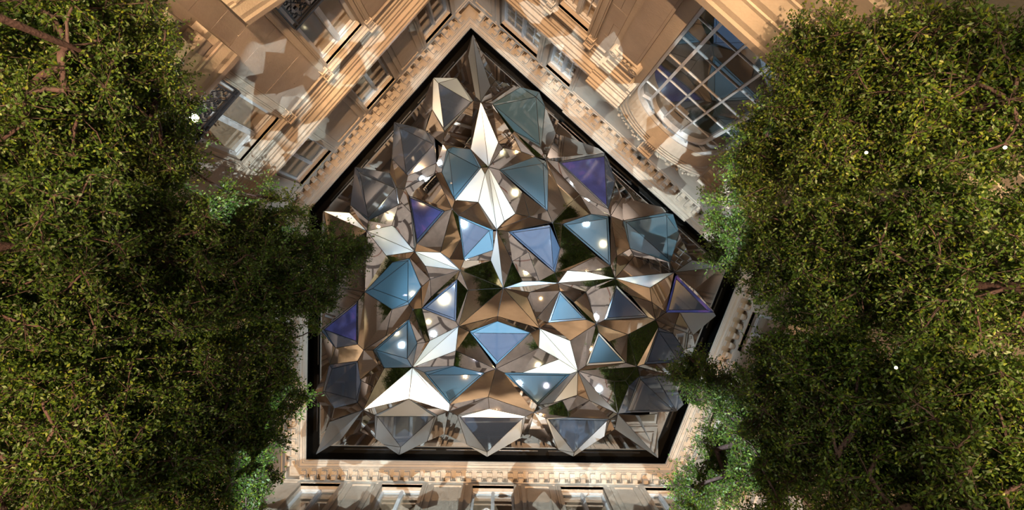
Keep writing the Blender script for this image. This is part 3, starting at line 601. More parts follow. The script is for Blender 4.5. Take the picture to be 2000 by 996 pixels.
MIR = '''
m 923.4,66 892.3,152.3 928.4,188.5 914,110
b 923.4,66 914,110 928.4,188.5 939,198.5
b 923.4,66 939,198.5 958.5,168.4
m 923.4,66 958.5,168.4 968.5,156.3
m 939,198.5 924.4,196.5 892.3,152.3 928.4,188.5
m 939,198.5 958.5,168.4 968.5,156.3 1016.7,170 961.5,203
m 939,198.5 924.4,196.5 868,256.7 864.8,282.3 919,291.3
b 939,198.5 919,291.3 954.2,326.4
b 939,198.5 954.2,326.4 973.3,278.2
m 939,198.5 973.3,278.2 1000.4,261 961.5,203
m 961.5,203 1000.4,261 1004.4,256.1
m 973.3,278.2 1000.4,261 1018,296 982.3,288.3
m 1000.4,261 1004.4,256.1 1056.6,288.2 1066.2,310.7 1045.5,306.3 1018,296
m 954.2,326.4 973.3,278.2 982.3,288.3
m 954.2,326.4 982.3,288.3 1018,296 1045.5,306.3 974.7,331.4
m 846.1,151.3 844,213.6 836.6,230.1 832.6,252.2 808,245
m 844,213.6 868,256.7 864.8,282.3 848.7,269.3 832.6,252.2
m 864.8,282.3 919,291.3 883.8,287.3 873,292.3
m 919,291.3 954.2,326.4 940,327
m 864.8,282.3 852.7,318.4 849.7,338.5 862.7,336.5 873,292.3
m 765.4,309.4 796.5,343.5 790.5,367.6 775.4,366.6 760.4,337.5
m 790.5,367.6 796.5,343.5 852.7,318.4 849.7,338.5
m 790.5,367.6 778.6,400.1 775.4,366.6
m 790.5,367.6 849.7,338.5 883,408.5 868.9,412.2 798.7,382
m 849.7,338.5 862.7,336.5 888.8,390.7 883,408.5
m 790.5,367.6 798.7,382 802.7,415.2 780.6,392
m 780.6,392 802.7,415.2 809.7,491.4 772.6,445.3 765.5,440.3 778.6,400.1
m 802.7,415.2 798.7,382 813.7,476.4 809.7,491.4
m 684.2,400.1 719.4,431.2 716.4,451.3 682.2,415.2
b 630.2,412.2 682.2,415.2 716.4,451.3
m 716.4,451.3 719.4,431.2 778.6,400.1 765.5,440.3
b 716.4,451.3 765.5,440.3 772.6,445.3 809.7,491.4
b 716.4,451.3 809.7,491.4 754.5,499.5
m 754.5,499.5 809.7,491.4 799.7,504.5 766.5,512.5
m 716.4,451.3 754.5,499.5 766.5,512.5 715.4,568.5 706.3,469.4
m 716.4,451.3 706.3,469.4 648,500 630.2,412.2
m 706.3,469.4 712.4,570.1 650,560 648,500
m 712.4,570.1 699.4,587.5 626.1,644.4 650,560
b 888.8,390.7 940,327 947,340 934.2,395
m 888.8,390.7 934.2,395 895.2,420.8 883,408.5
m 895.2,420.8 934.2,395 970,448.3 963,449
m 954.2,326.4 940,327 947,340
b 954.2,326.4 947,340 934.2,395 970,448.3
b 954.2,326.4 970,448.3 985,432
b 954.2,326.4 985,432 1006.6,417.1
m 970,448.3 985,432 1006.6,417.1
m 954.2,326.4 974.7,331.4 1020.4,374.6 1006.6,417.1
m 1020.4,374.6 1069.6,412.7 1078.9,434.6 1034.7,423.2
m 1020.4,374.6 1034.7,423.2 1006.6,417.1
m 970,448.3 1006.6,417.1 1034.7,423.2
m 970,448.3 1034.7,423.2 1078.9,434.6 992.6,452.3
m 809.7,491.4 813.7,476.4 868.9,412.2 883,408.5 860,493
m 883,408.5 895.2,420.8 900.2,467.3 878.1,505.5 860,493
m 900.2,467.3 906.6,508 898.5,527.5 860,493 878.1,505.5
b 809.7,491.4 860,493 898.5,527.5
b 809.7,491.4 898.5,527.5 830.8,519.5
m 830.8,519.5 898.5,527.5 840,545
m 809.7,491.4 830.8,519.5 840,545 822.8,560.7 799.7,504.5
m 840,545 898.5,527.5 893,545 842,580
m 822.8,560.7 840,545 842,580 824.1,602.2
m 822.8,560.7 824.1,602.2 806.5,604.2 798.7,594.2
m 906.6,508 963.5,488.4 958.4,508.5
m 970,448.3 963.5,488.4 958.4,508.5
m 898.5,527.5 906.6,508 958.4,508.5
m 898.5,527.5 958.4,508.5 983.1,562.7
b 970,448.3 958.4,508.5 983.1,562.7
m 970,448.3 983.1,562.7 1000.6,510.5
m 970,448.3 1000.6,510.5 1032,492 992.6,452.3
m 1032,492 1083.9,532.6 1089.9,552.6 1053,549
m 1032,492 1053,549 1020.7,549.6 1000.6,510.5
m 983.1,562.7 1000.6,510.5 1020.7,549.6
b 983.1,562.7 1020.7,549.6 1053,549 1089.9,552.6
m 983.1,562.7 1089.9,552.6 1034.7,570.7
m 898.5,527.5 983.1,562.7 914.3,566.7
m 898.5,527.5 914.3,566.7 895.4,637.4 890.9,628 893,545
m 895.4,637.4 914.3,566.7 983.1,562.7
m 895.4,637.4 983.1,562.7 971.7,618
m 895.4,637.4 971.7,618 971.7,627.3 916.9,647.4
m 983.1,562.7 1054.3,641.4 971.7,618
m 971.7,618 1054.3,641.4 1035.9,649.4 971.7,627.3
m 983.1,562.7 1034.7,570.7 1030.2,581.2 1054.3,641.4
m 1034.7,570.7 1089.9,552.6 1093.4,568.1 1048,622 1030.2,581.2
m 1048,622 1093.4,568.1 1070.3,629.9 1054.3,641.4
m 1030.2,581.2 1048,622 1054.3,641.4
m 712.4,570.1 715.4,568.5 765.6,604.2 753.6,656.4 710.4,683.5 698.4,672.5 699.4,587.5
m 765.6,604.2 798.7,594.2 806.5,604.2 798.7,623.3 753.6,656.4
m 753.6,656.4 798.7,623.3 728.5,684 710.4,683.5
m 626.1,644.4 655.2,679.5 646.2,708.6
m 655.2,679.5 698.4,672.5 710.4,683.5 699.4,703.6 646.2,708.6
m 806.5,604.2 830.9,668.5 814.8,670.5 798.7,623.3
m 806.5,604.2 824.1,602.2 839.2,665.5 830.9,668.5
m 824.1,602.2 890.9,628 895.4,637.4 839.2,665.5
m 814.8,670.5 830.9,668.5 839.2,665.5 805.5,717.5
b 805.5,717.5 839.2,665.5 895.4,637.4
b 805.5,717.5 895.4,637.4 890.4,685
m 805.5,717.5 890.4,685 887.4,714.7
b 805.5,717.5 887.4,714.7 828.1,727.1
m 895.4,637.4 916.9,647.4 968.3,720.5 890.4,685
m 890.4,685 968.3,720.5 946.5,728.4 887.4,714.7
b 805.5,717.5 828.1,727.1 878.3,789.5
b 805.5,717.5 878.3,789.5 876.6,803.4
b 805.5,717.5 876.6,803.4 798.7,778.9
b 805.5,717.5 798.7,778.9 709.4,800.4
m 805.5,717.5 709.4,800.4 730.5,756 750.6,718.7
m 710.4,683.5 728.5,684 739,712 703,742 699.4,703.6
m 728.5,684 750.6,718.7 739,712
m 739,712 750.6,718.7 730.5,756 703,742
m 703,742 730.5,756 709.4,800.4 698.4,786.4
m 653.2,797.4 698.4,786.4 709.4,800.4 647.2,820.5
m 611,770.3 630.1,765 653.2,797.4 647.2,820.5
m 611,770.3 643.2,712.1 630.1,765
m 643.2,712.1 698.4,705.1 646.2,708.6
b 616,888.5 709.4,800.4 643,824
b 616,888.5 667.2,857.6 709.4,800.4
m 667.2,857.6 703.4,842.6 709.4,800.4
m 709.4,800.4 731.5,810.4 732.5,856.6 703.4,842.6
m 709.4,800.4 798.7,778.9 731.5,810.4
m 798.7,778.9 876.6,803.4 855,811.4
m 876.6,803.4 868.3,847.6 833.9,862.6 855,811.4
m 876.6,803.4 893.4,811.4 912.4,869.6 868.3,847.6
m 876.6,803.4 953.6,775.3 955.6,798.4 893.4,811.4
m 953.6,775.3 1042.9,805.4 1026.9,813.4 955.6,798.4
m 968.3,720.5 953.6,775.3 876.6,803.4 878.3,789.5 946.5,728.4
m 968.3,720.5 984.7,728.1 1050,791.5 1042.9,805.4 953.6,775.3
m 1042.9,805.4 1031.8,847.5 1016.8,855.6 1026.9,813.4
m 1042.9,805.4 1065.2,816.4 1090.3,878.6 1031.8,847.5
m 1042.9,805.4 1098.4,782.3 1109.4,803.4 1110,815 1065.2,816.4
m 1098.4,782.3 1127.5,771.5 1151.5,782.3 1109.4,803.4
m 1109.4,803.4 1151.5,782.3 1206.8,808.4 1191.7,818.4 1110,815
b 1128.8,724.7 1114.4,730.1 1050,791.5 1080,787
m 1050,791.5 1042.9,805.4 1098.4,782.3 1080,787
b 1128.8,724.7 1080,787 1098.4,782.3 1127.5,771.5
m 1128.8,724.7 1127.5,771.5 1151.5,782.3
b 1128.8,724.7 1151.5,782.3 1206.8,808.4
m 1128.8,724.7 1206.8,808.4 1200,765 1200,745
m 1128.8,724.7 1144,714.4 1223.3,708.8 1244.2,715.4 1221.8,743.2 1200,745
m 1221.8,743.2 1228.3,753.6 1206.8,808.4 1200,765 1200,745
m 1244.2,715.4 1249.4,734.5 1228.3,753.6 1221.8,743.2
d 1228.3,753.6 1249.4,734.5 1221.8,806.4 1206.8,808.4
m 1244.2,715.4 1310,733 1280.5,734.5 1249.4,734.5
m 1244.2,715.4 1258.4,711.4 1326.7,707.4 1310,733
d 1280.5,734.5 1310,733 1336,790 1322,803.4
b 1206.8,808.4 1200.5,838.5 1286,895.5
b 1206.8,808.4 1286,895.5 1248.5,811
m 1206.8,808.4 1191.7,818.4 1180.6,852.5 1200.5,838.5
m 1206.8,808.4 1248.5,811 1284.5,808 1286,895.5 
m 1054.3,641.4 1070.3,629.9 1145.6,624.3 1164.7,632.7 1147.6,643.4 1113.5,665.5
m 1147.6,643.4 1164.7,632.7 1169.1,649.2 1144,714.4 1128.8,724.7 1113.5,665.5
b 1054.3,641.4 1113.5,665.5 1128.8,724.7
b 1054.3,641.4 1128.8,724.7 1091.4,701.6 1052.3,679.5
m 1054.3,641.4 1052.3,679.5 968.3,720.5 968.7,712.6 1035.9,649.4
m 968.3,720.5 1052.3,679.5 1091.4,701.6 1020,728 984.7,728.1
b 1091.4,701.6 1128.8,724.7 1114.4,730.1 1020,728
m 1164.7,632.7 1180,625.3 1265.3,619.4 1280.4,624.5 1226.3,653.2
m 1164.7,632.7 1226.3,653.2 1189.2,667.3 1169.1,649.2
m 1189.2,667.3 1226.3,653.2 1244.2,715.4 1223.3,708.8
m 1280.4,624.5 1286.4,639.5 1258.4,711.4 1244.2,715.4 1226.3,653.2
b 1089.9,552.6 1108.2,528.5 1148,531 1201.5,543.5
m 1089.9,552.6 1201.5,543.5 1155,560
m 1089.9,552.6 1144.6,570.1 1120.5,590.2 1093.4,568.1
m 1089.9,552.6 1155,560 1144.6,570.1
m 1120.5,590.2 1144.6,570.1 1164.7,632.7 1145.6,624.3
m 1144.6,570.1 1155,560 1201.5,543.5 1203.8,557 1180,625.3 1164.7,632.7
m 1089.9,552.6 1083.9,532.6 1094,484.4 1078.9,434.6 1098.1,437.6 1165,500 1108.2,528.5
m 1165,500 1192.5,519.4 1201.5,543.5 1148,531 1108.2,528.5
m 1078.9,434.6 1069.6,412.7 1070.6,333 1066.2,310.7 1106.2,402.6
m 1066.2,310.7 1090.2,316 1188.5,408.6 1132.3,380.5 
m 1066.2,310.7 1132.3,380.5 1106.2,402.6
m 1132.3,380.5 1188.5,408.6 1192.7,421.9 1188.5,422.6 1154.3,418
m 1078.9,434.6 1106.2,402.6 1132.3,380.5 1154.3,418 1098.1,437.6
m 1066.2,310.7 1056.6,288.2 1064.9,208.5 1086.1,260.1
m 1066.2,310.7 1086.1,260.1 1183.5,294.2 1181.5,298.3 1090.2,316
m 1192.7,421.9 1188.5,408.6 1201.6,352.4 1215.6,385.5
m 1192.7,421.9 1215.6,385.5 1313,408.6 1297.9,416.1 1216.6,431.1
m 1192.7,421.9 1216.6,431.1 1230.6,485.3 1205,500
m 1192.7,421.9 1205,500 1201.5,543.5 1192.5,519.4
m 1205,500 1230.6,485.3 1238.7,500.4 1201.5,543.5
m 1238.7,500.4 1230.6,485.3 1308.9,512.4 1317.3,531.8
m 1201.5,543.5 1238.7,500.4 1317.3,531.8
b 1201.5,543.5 1317.3,531.8 1269.3,562.2
m 1201.5,543.5 1269.3,562.2 1273.3,590.3 1232.2,577.3 1203.8,557
m 1232.2,577.3 1273.3,590.3 1280.4,624.5 1265.3,619.4
m 1269.3,562.2 1317.3,531.8 1300.4,610.4 1273.3,590.3
m 1273.3,590.3 1300.4,610.4 1280.4,624.5
m 1280.4,624.5 1300.4,610.4 1327.5,609.8 1316,641
b 1327.5,609.8 1394.8,610.4 1398.8,617 1353.6,654.6
m 1327.5,609.8 1353.6,654.6 1316,641
m 1280.4,624.5 1316,641 1314.5,651.6 1286.4,639.5
m 1316,641 1353.6,654.6 1357.7,676.7 1335,682 1314.5,651.6
m 1335,682 1357.7,676.7 1350,712 1326.7,707.4
m 1317.3,531.8 1308.9,512.4 1327,456.2 1352,508
b 1317.3,531.8 1352,508 1412,521
m 1317.3,531.8 1412,521 1356.7,566.2
m 1317.3,531.8 1356.7,566.2 1394.8,610.4 1320.5,537.1
'''
def nums(s): return [tuple(map(float, q.split(','))) for q in s.split()]
facets = []                     # (kind, [indices])
ctr = []
for ln in CRY.strip().split('\n'):
    o, p, k = [q.strip() for q in ln.split(';')]; k = k.split()
    base = 16.42+rz.uniform(-.06, .06)
    O = [reg(x, y, base+rz.uniform(-.03, .12)) for x, y in nums(o)]
    dx, dy = rz.uniform(-.0016, .0016), rz.uniform(-.0016, .0016); cx = sum(q[0] for q in nums(p))/3; cy = sum(q[1] for q in nums(p))/3
    P = []
    for x, y in nums(p): REG.append((x, y, base+.10+dx*(x-cx)+dy*(y-cy))); P.append(len(REG)-1)
    facets.append((k[0], P))
    near = [min(range(len(P)), key=lambda j: (REG[P[j]][0]-REG[i][0])**2+(REG[P[j]][1]-REG[i][1])**2) for i in O]
    n = len(O); used = set()
    for i in range(n):
        j = (i+1) % n; a, b = near[i], near[j]
        if a == b: facets.append((k[1], [O[i], O[j], P[a]]))
        else: facets.append((k[1], [O[i], O[j], P[b], P[a]]))
VAL = {}
for ln in MIR.strip().split('\n'):
    k, rest = ln.strip().split(' ', 1)
    facets.append((k, [reg(x, y, 16.70+rz.uniform(-.16, .16)) for x, y in nums(rest)]))
# relax the heights until no plate is steeper than GMAX
GMAX = .36
LAMPS = ((-1.5, 1.3), (1.6, .7), (.2, -1.4))           # the projectors on the floor
def find(px, py, ids):
    x = [REG[i][0] for i in ids]; y = [REG[i][1] for i in ids]; ins = False; n = len(ids)
    for i in range(n):
        j = (i+1) % n
        if (y[i] > py) != (y[j] > py) and px < (x[j]-x[i])*(py-y[i])/(y[j]-y[i])+x[i]: ins = not ins
    return ins
TG = {}                         # plates that face a projector
for px, py, l, mx in ((1145,437,1,0), (785,672,0,0), (1140,535,1,0), (910,372,2,.0), (762,480,0,.0), (760,470,0,.4), (852,508,0,.3), (860,499,0,.05), (1250,540,1,.25), (860,650,0,0), (870,685,0,.3), (765,755,0,0),
                      (830,760,0,.35), (1090,680,1,0), (1075,715,1,.3), (1170,765,1,.03), (1060,760,1,.35), (930,290,2,.75), (960,290,2,.6), (690,430,0,.35), (870,715,0,.4), (950,400,2,.35), (975,390,2,.3)):
    for f, (k, ids) in enumerate(facets):
        if find(px, py, ids):
            q = Vector(((px-VX)*16.6/FP, (py-VY)*16.6/FP, 16.6)); lx, ly = LAMPS[l]
            N = ((-q).normalized()+(Vector((lx+mx*4, ly, GZ-EYE))-q).normalized()).normalized()
            TG[f] = np.array([N.x, N.y])/-N.z; break
HH = np.array([p[2] for p in REG]); XY = np.array([[p[0]-VX, p[1]-VY] for p in REG])*16.6/FP
for it in range(70):
    acc = np.zeros(len(HH)); cn = np.zeros(len(HH))
    for f, (k, ids) in enumerate(facets):
        ids = list(dict.fromkeys(ids)); A = XY[ids]-XY[ids].mean(0); m = HH[ids].mean()
        g, *_ = np.linalg.lstsq(A, HH[ids]-m, rcond=1e-3); wt = 1
        if f in TG: g = TG[f]; wt = 6
        gm = np.linalg.norm(g); lim = GMAX
        fit = A@g; res = HH[ids]-m-fit; gm = np.linalg.norm(g)
        tgt = m+fit*min(1, lim/max(gm, 1e-6))+res*(.6 if f not in TG else 0)      # plates also pull themselves flat
        for i, tv in zip(ids, tgt): acc[i] += wt*tv; cn[i] += wt
    ok = cn > 0; HH[ok] += (acc[ok]/cn[ok]-HH[ok])*.8
    if it % 20 == 0: HH += (16.6-HH.mean())
    HH = HH.clip(16.2, 17.0)
REG = [(p[0], p[1], float(h)) for p, h in zip(REG, HH)]
def V3(i):
    x, y, h = REG[i]; X, Y = wp(x, y, h); return Vector((X, Y, h+EYE))
canopy = empty('faceted_canopy', (0, 0, HC+EYE)); tag(canopy, 'large faceted canopy of mirrored steel and blue glass triangles over the courtyard', 'canopy')
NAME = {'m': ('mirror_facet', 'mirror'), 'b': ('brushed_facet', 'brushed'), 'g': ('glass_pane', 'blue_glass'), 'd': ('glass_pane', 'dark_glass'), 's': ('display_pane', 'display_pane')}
SIDE = {'g': 'blue_side', 'd': 'dark_side', 'b': 'blue_side', 's': 'dark_side'}
org = Vector(canopy.location); back = bmesh.new(); nf = 0
FAC = []
def facet(k, ids, side=False):
    global nf
    P = []
    for i in ids:
        v = V3(i)
        if not P or (v-P[-1]).length > .02: P.append(v)
    if (P[0]-P[-1]).length < .02: P.pop()
    if len(P) < 3: return
    c = sum(P, Vector())/len(P); N = Vector()
    for i in range(len(P)): N += (P[i]-c).cross(P[(i+1) % len(P)]-c)
    if N.length < 1e-5: return
    N.normalize()
    if N.z > 0: N = -N; P = P[::-1]
    FAC.append((k, ids, P, N.copy(), c.copy()))
    # inset every edge by 7 mm so that a dark joint shows between the plates
    m = len(P); Q = []
    for i in range(m):
        a, b, d = P[i-1], P[i], P[(i+1) % m]; e1 = (b-a).normalized(); e2 = (d-b).normalized()
        n1 = N.cross(e1).normalized(); n2 = N.cross(e2).normalized(); bis = (n1+n2)
        if bis.length < 1e-3: Q.append(b); continue
        bis.normalize(); Q.append(b+bis*min(.03, .008/max(.25, bis.dot(n1))))
    bm = bmesh.new(); lo = [bm.verts.new(q-org) for q in Q]; hi = [bm.verts.new(q-N*.02-org) for q in Q]
    tris = tessellate_polygon([Q]) if m > 3 else [(0, 1, 2)]
    for t in tris:
        try: bm.faces.new([lo[i] for i in t]); bm.faces.new([hi[i] for i in t][::-1])
        except ValueError: pass
    for i in range(m): bm.faces.new((lo[i], hi[i], hi[(i+1) % m], lo[(i+1) % m]))
    bmesh.ops.recalc_face_normals(bm, faces=bm.faces)
    nm, mt = NAME[k]
    if side: nm, mt = 'glass_side', SIDE[k]
    o = obj(nm, bm, mt, canopy)
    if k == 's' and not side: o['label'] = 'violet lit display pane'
    nf += 1
    bv = [back.verts.new(p-N*.03-org) for p in P]
    for t in (tessellate_polygon([P]) if m > 3 else [(0, 1, 2)]):
        try: back.faces.new([bv[i] for i in t])
        except ValueError: pass
ncry = len(CRY.strip().split('\n')); k = 0; sides = False
paneset = set()
for ki, (kk, ids) in enumerate(facets):
    is_side = ki < len(facets)-len(MIR.strip().split('\n')) and not all(i >= 31 and REG[i] is not None and i in ids for i in ()) and len(set(ids) & paneset) > 0
    if ki < len(facets)-len(MIR.strip().split('\n')) and not is_side: paneset |= set(ids)
    facet(kk, ids, is_side)
geo = bmesh.ops.extrude_face_region(back, geom=back.faces[:]); bmesh.ops.translate(back, verts=[v for v in geo['geom'] if isinstance(v, bmesh.types.BMVert)], vec=(0, 0, .015))
obj('joint_backing', back, 'seam', canopy, kind='stuff')
for s in NODES.split():         # bolt heads where the plates meet
    x, y = map(float, s.split(',')); i = reg(x, y, 0); v = V3(i)
    bm = bmesh.new(); tube(bm, [v-org+Vector((0, 0, -.006)), v-org+Vector((0, 0, .05))], [.02, .03], 8); obj('node_cap', bm, 'steel_edge', canopy)
print('facets', nf, 'points', len(REG))

# ------------------------------------------------------------------ trees
rng = np.random.default_rng(5)
def leaf_mesh(name, C, D, size, tint):
    """one small folded leaf per row: centre C, direction D"""
    n = len(C); U = rng.normal(size=(n, 3)); S = np.cross(D, U); S /= np.linalg.norm(S, axis=1, keepdims=True)+1e-9
    N = np.cross(S, D)
    L = size[:, None]; wv = .27
    v = np.empty((n, 5, 3)); v[:, 0] = C; v[:, 1] = C+D*L*.45+S*L*wv+N*L*.08; v[:, 2] = C+D*L*1.0; v[:, 3] = C+D*L*.45-S*L*wv+N*L*.08; v[:, 4] = C+D*L*.5
    me = bpy.data.meshes.new(name)
    me.vertices.add(n*5); me.vertices.foreach_set('co', v.reshape(-1).astype(np.float32))
    base = (np.arange(n)*5)[:, None]
    idx = (base+np.array([[0, 1, 2, 4, 0, 4, 2, 3]])).reshape(-1)
    me.loops.add(n*8); me.loops.foreach_set('vertex_index', idx.astype(np.int32))
    me.polygons.add(n*2); me.polygons.foreach_set('loop_start', (np.arange(n*2)*4).astype(np.int32)); me.polygons.foreach_set('loop_total', np.full(n*2, 4, np.int32))
    me.update(calc_edges=True)
    at = me.attributes.new('tint', 'FLOAT', 'POINT'); at.data.foreach_set('value', np.repeat(tint, 5).astype(np.float32))
    return me
PLN = [(W.n, W.d) for W in WALLS]
def inside(P, m): return np.all([P[:, :2]@n < d+.36-m for n, d in PLN], axis=0)
def make_tree(name, label, base, top, cl, tone, ylim):
    """cl: the places of the leaf sprays; the crown stays inside its own strip of the court"""
    base = np.array([base[0], base[1], 0.0]); top = np.array([top[0], top[1], top[2]+EYE])
    root = empty(name, tuple(base)); tag(root, label, 'tree', 'trees round the courtyard')
    trunk = [base+(top-base)*t+np.array([math.sin(t*7+base[0])*.10, math.cos(t*6+base[1])*.10, 0])*(t > 0) for t in np.linspace(0, 1, 14)]
    bm = bmesh.new(); tube(bm, [p-base for p in trunk], [.10*(1-.85*i/13) for i in range(14)], 8); obj('trunk', bm, 'bark', root, smooth=True)
    axis = (top-base); sk = [np.array(p) for p in trunk[4:]]; par = {i: None for i in range(len(sk))}
    dist = np.array([min(np.linalg.norm(q-p) for p in sk) for q in cl]); cl = cl[np.argsort(dist)]
    nodes = np.array(sk); plen = np.zeros(len(sk)); parent = [-1]*len(sk)
    for q in cl:
        dd = np.linalg.norm(nodes-q, axis=1)+plen*.35+np.maximum(0, nodes[:, 2]-q[2])*.6
        j = int(np.argmin(dd)); nodes = np.vstack([nodes, q]); plen = np.append(plen, plen[j]+np.linalg.norm(nodes[j]-q)); parent.append(j)
    cnt = np.ones(len(nodes))
    for i in range(len(nodes)-1, len(sk)-1, -1):
        if parent[i] >= 0: cnt[parent[i]] += cnt[i]
    bm = bmesh.new(); fine = bmesh.new()
    for i in range(len(sk), len(nodes)):
        j = parent[i]; a, b = nodes[j], nodes[i]; r1 = min(.04, .0046*math.sqrt(cnt[i])+.0015); r0 = min(.04, r1*1.2)
        m = (a+b)/2+rng.normal(size=3)*.045*np.linalg.norm(b-a)
        tube(bm, [a-base, m-base, b-base], [r0, (r0+r1)/2, r1], 5)
    obj('branches', bm, 'bark', root, kind='stuff', smooth=True); fine.free()
    # leaves: short sprays round every branch end
    C = []; D = []; TW = []
    for q in cl:
        ns = 13
        sd = rng.normal(size=(ns, 3)); sd[:, 2] += .2; sd /= np.linalg.norm(sd, axis=1, keepdims=True)
        for s in sd:
            L = rng.uniform(.12, .34); m = 19; TW.append((q, q+s*L))
            t = np.linspace(.15, 1, m)[:, None]
            p = q+s*L*t+rng.normal(size=(m, 3))*.022
            dr = s*.5+rng.normal(size=(m, 3))*.7; dr /= np.linalg.norm(dr, axis=1, keepdims=True)
            C.append(p); D.append(dr)
    C = np.concatenate(C); D = np.concatenate(D); k = inside(C, .06) & (C[:, 1] > ylim[0]) & (C[:, 1] < ylim[1]-.05); C, D = C[k], D[k]
    n = len(C); tint = np.clip(rng.beta(2, 2.6, n)+tone, 0, 1)
    me = leaf_mesh('foliage', C-base, D, rng.uniform(.028, .050, n), tint)
    link('foliage', me, 'leaf', root, 'stuff')
    A = np.array([a for a, b in TW]); B = np.array([b for a, b in TW]); k = inside(B, .1) & (B[:, 1] > ylim[0]) & (B[:, 1] < ylim[1]-.02); A, B = A[k], B[k]; m = len(A)
    d = B-A; u = np.cross(d, rng.normal(size=d.shape)); u /= np.linalg.norm(u, axis=1, keepdims=True); w_ = np.cross(d, u); w_ /= np.linalg.norm(w_, axis=1, keepdims=True)
    v = np.empty((m, 6, 3)); M_ = (A+B)/2+u*.02
    for i in range(3):
        off = u*math.cos(i*2.094)+w_*math.sin(i*2.094); v[:, i] = A+off*.0045; v[:, 3+i] = B+off*.0015
    me = bpy.data.meshes.new('twigs'); me.vertices.add(m*6); me.vertices.foreach_set('co', (v-base).reshape(-1).astype(np.float32))
    idx = ((np.arange(m)*6)[:, None]+np.array([[0, 1, 4, 3, 1, 2, 5, 4, 2, 0, 3, 5]])).reshape(-1)
    me.loops.add(m*12); me.loops.foreach_set('vertex_index', idx.astype(np.int32)); me.polygons.add(m*3)
    me.polygons.foreach_set('loop_start', (np.arange(m*3)*4).astype(np.int32)); me.polygons.foreach_set('loop_total', np.full(m*3, 4, np.int32)); me.update(calc_edges=True)
    link('twigs', me, 'bark', root, 'stuff')
    return n
NL = 0
TREES = [
 ('broadleaf_tree', 'yellow-lit leafy tree filling the upper left corner of the view', (-4.75, -2.0), (-3.75, -1.75, 6.4), 0.04,
  [(60,40,5.5,.85),(170,60,5.9,.75),(270,50,6.4,.45),(60,180,5.5,.9),(190,170,6.2,.8),(290,190,7,.55),(330,225,7.2,.38),(60,300,5.5,.8),(190,300,6.3,.8),(300,310,6.9,.5)]),
 ('broadleaf_tree', 'dark leafy tree at mid left, its tip reaching over the canopy', (-4.9, -.1), (-3.7, 0, 8.2), -.10,
  [(70,440,5.4,.9),(200,430,6.2,.85),(330,420,7,.7),(420,440,7.7,.55),(520,410,8.8,.42),(545,470,8.7,.6),(620,500,9.1,.55),(680,500,9.6,.33),(610,580,8.8,.5),(440,560,7.6,.8),(300,560,6.6,.8),(540,560,8.2,.6),(80,570,5.4,.85),(510,640,8.2,.6)]),
 ('broadleaf_tree', 'green leafy tree filling the lower left corner of the view', (-4.8, 2.3), (-3.7, 1.9, 7.6), .0,
  [(90,690,5.4,.9),(240,700,6.1,.85),(390,700,7.2,.75),(500,740,8,.55),(545,780,8.3,.38),(80,830,5.3,.9),(240,850,6.1,.85),(390,850,7,.7),(500,850,7.8,.45),(100,960,5.2,.8),(270,970,6,.75),(400,970,6.8,.6),(470,940,7.4,.4)]),
 ('broadleaf_tree', 'bright green leafy tree in the upper right corner over the arched window', (4.75, -.9), (3.8, -1.25, 6.4), .10,
  [(1920,60,5,.75),(1790,90,5.5,.75),(1670,110,6,.6),(1580,110,6.3,.38),(1640,210,6.2,.7),(1530,240,6.8,.45),(1470,310,7.3,.35),(1560,330,7,.6),(1760,230,5.7,.8),(1920,230,5.1,.8),(1700,320,6,.75)]),
 ('broadleaf_tree', 'leafy tree with bare reddish branches at mid right', (5.1, .5), (3.8, .1, 7.6), .02,
  [(1450,420,8,.48),(1440,490,8.3,.4),(1540,430,7.3,.7),(1560,540,7.2,.65),(1700,450,6.4,.85),(1860,420,5.6,.85),(1950,520,5.2,.8),(1740,590,6.2,.8),(1600,640,7,.6),(1880,640,5.5,.8),(1640,520,6.6,.6)]),
 ('broadleaf_tree', 'green leafy tree in the lower right corner, hanging over the canopy edge', (4.5, 3.0), (3.5, 2.1, 7.6), .06,
  [(1345,720,10,.36),(1385,750,9.4,.4),(1440,800,8.6,.5),(1500,740,7.8,.6),(1420,890,8.3,.5),(1370,960,8.2,.4),(1540,840,7.3,.75),(1640,740,6.6,.7),(1520,950,7.2,.6),(1660,900,6.4,.8),(1790,780,5.9,.85),(1820,930,5.6,.8),(1940,800,5.2,.85),(1960,950,5.1,.8)]),
]
YL = ((-9, -.8), (-.8, .85), (.85, 9), (-9, -.7), (-.7, .85), (.85, 9))
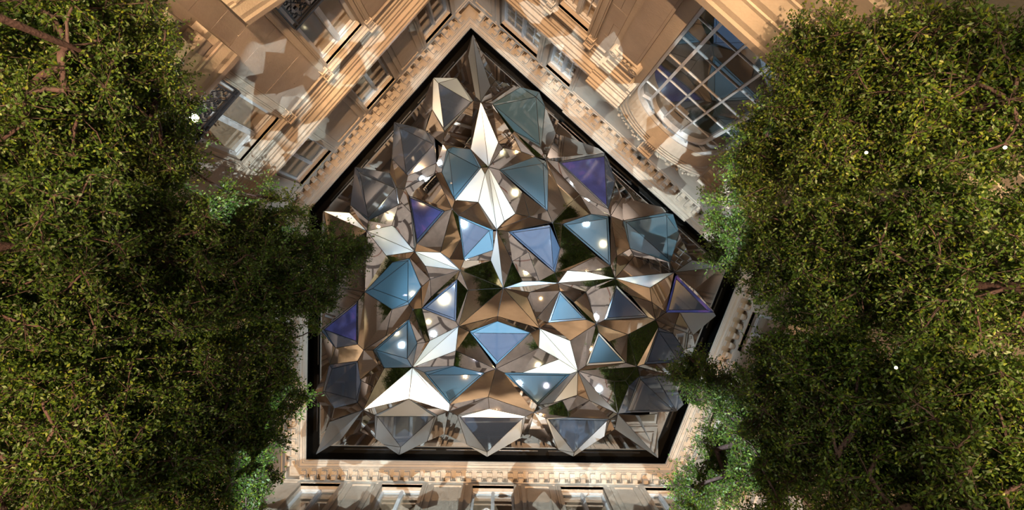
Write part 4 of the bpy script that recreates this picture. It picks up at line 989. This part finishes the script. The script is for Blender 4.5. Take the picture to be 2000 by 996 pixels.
for g in ((0, 1, 2), (3, 4, 5)):
    side = []
    for q in g:
        for px, py, h, r in TREES[q][5]:
            c = np.array([*wp(px, py, h), h+EYE]); n = int(120*r**2.2)+8
            d = rng.normal(size=(n, 3)); d /= np.linalg.norm(d, axis=1, keepdims=True)
            p = c+d*(rng.random((n, 1))**.45)*r*np.array([1, 1, .85]); side.append(p[inside(p, .45)])
    side = np.concatenate(side)
    for q in g:
        nm, lab, b, t, tone, bl = TREES[q]; y0, y1 = YL[q]
        NL += make_tree(nm, lab, b, t, side[(side[:, 1] > y0+.03) & (side[:, 1] < y1-.06)], tone, YL[q])
print('leaves', NL)

# ------------------------------------------------------------------ lamp fittings one can see
def fitting(loc, aim, r, m, label, name='flood_lamp', power=0, colr=WARM, cat='lamp'):
    root = empty(name, loc); tag(root, label, cat)
    d = (Vector(aim)-Vector(loc)).normalized(); bm = bmesh.new(); tube(bm, [Vector((0,0,0))-d*r*2.2, Vector((0,0,0))-d*r*1.6, Vector((0,0,0)), d*r*.3], [r*.5, r*1.1, r*1.2, r*1.25], 16); obj('lamp_housing', bm, 'lamp_body', root)
    bm = bmesh.new(); bmesh.ops.create_uvsphere(bm, u_segments=16, v_segments=8, radius=r); 
    for v in bm.verts: v.co += d*r*.25
    obj('bulb', bm, m, root, smooth=True)
    bm = bmesh.new(); tube(bm, [Vector((0,0,0))-d*r*2.1, Vector((0,0,0))-d*r*2.1+Vector((0,0,-r*3))], [r*.2, r*.2], 6); obj('bracket', bm, 'lamp_body', root)
    return root
p = pt(WL, -1.50, .10, 9.15); fitting(p, (0, 0, 2), .062, 'lamp_glow', 'glaring warm flood lamp in front of the left iron railing')
spot('flood_lamp_light', Vector(p)-Vector((WL.n[0]*.1, WL.n[1]*.1, .1)), pt(WL, .6, .4, 10.5), WARM, 60, 150, .5, .05)
for (px, py, h), lab in zip(((1692, 298, 4.9), (1750, 718, 4.9), (1963, 288, 4.4)), ('small warm lamp shining through the upper right leaves', 'small warm lamp shining through the lower right leaves', 'faint warm lamp by the right edge among leaves')):
    fitting((*wp(px, py, h), h+EYE), (0, 0, EYE), .012, 'lamp_glow_small', lab, 'lantern')

for (x, y), lab in zip(LAMPS, ('white floor projector standing at the lower left under the canopy', 'white floor projector standing at the right under the canopy', 'white floor projector standing toward the top corner under the canopy')):
    r_ = fitting((x, y, GZ-.12), (x, y, 9), .075, 'lamp_glow_cool', lab, 'floor_projector')
    bm = bmesh.new(); tube(bm, [Vector((0, 0, -.235)), Vector((0, 0, -.21))], [.16, .14], 16); obj('base', bm, 'lamp_body', r_)  # projector_fitting
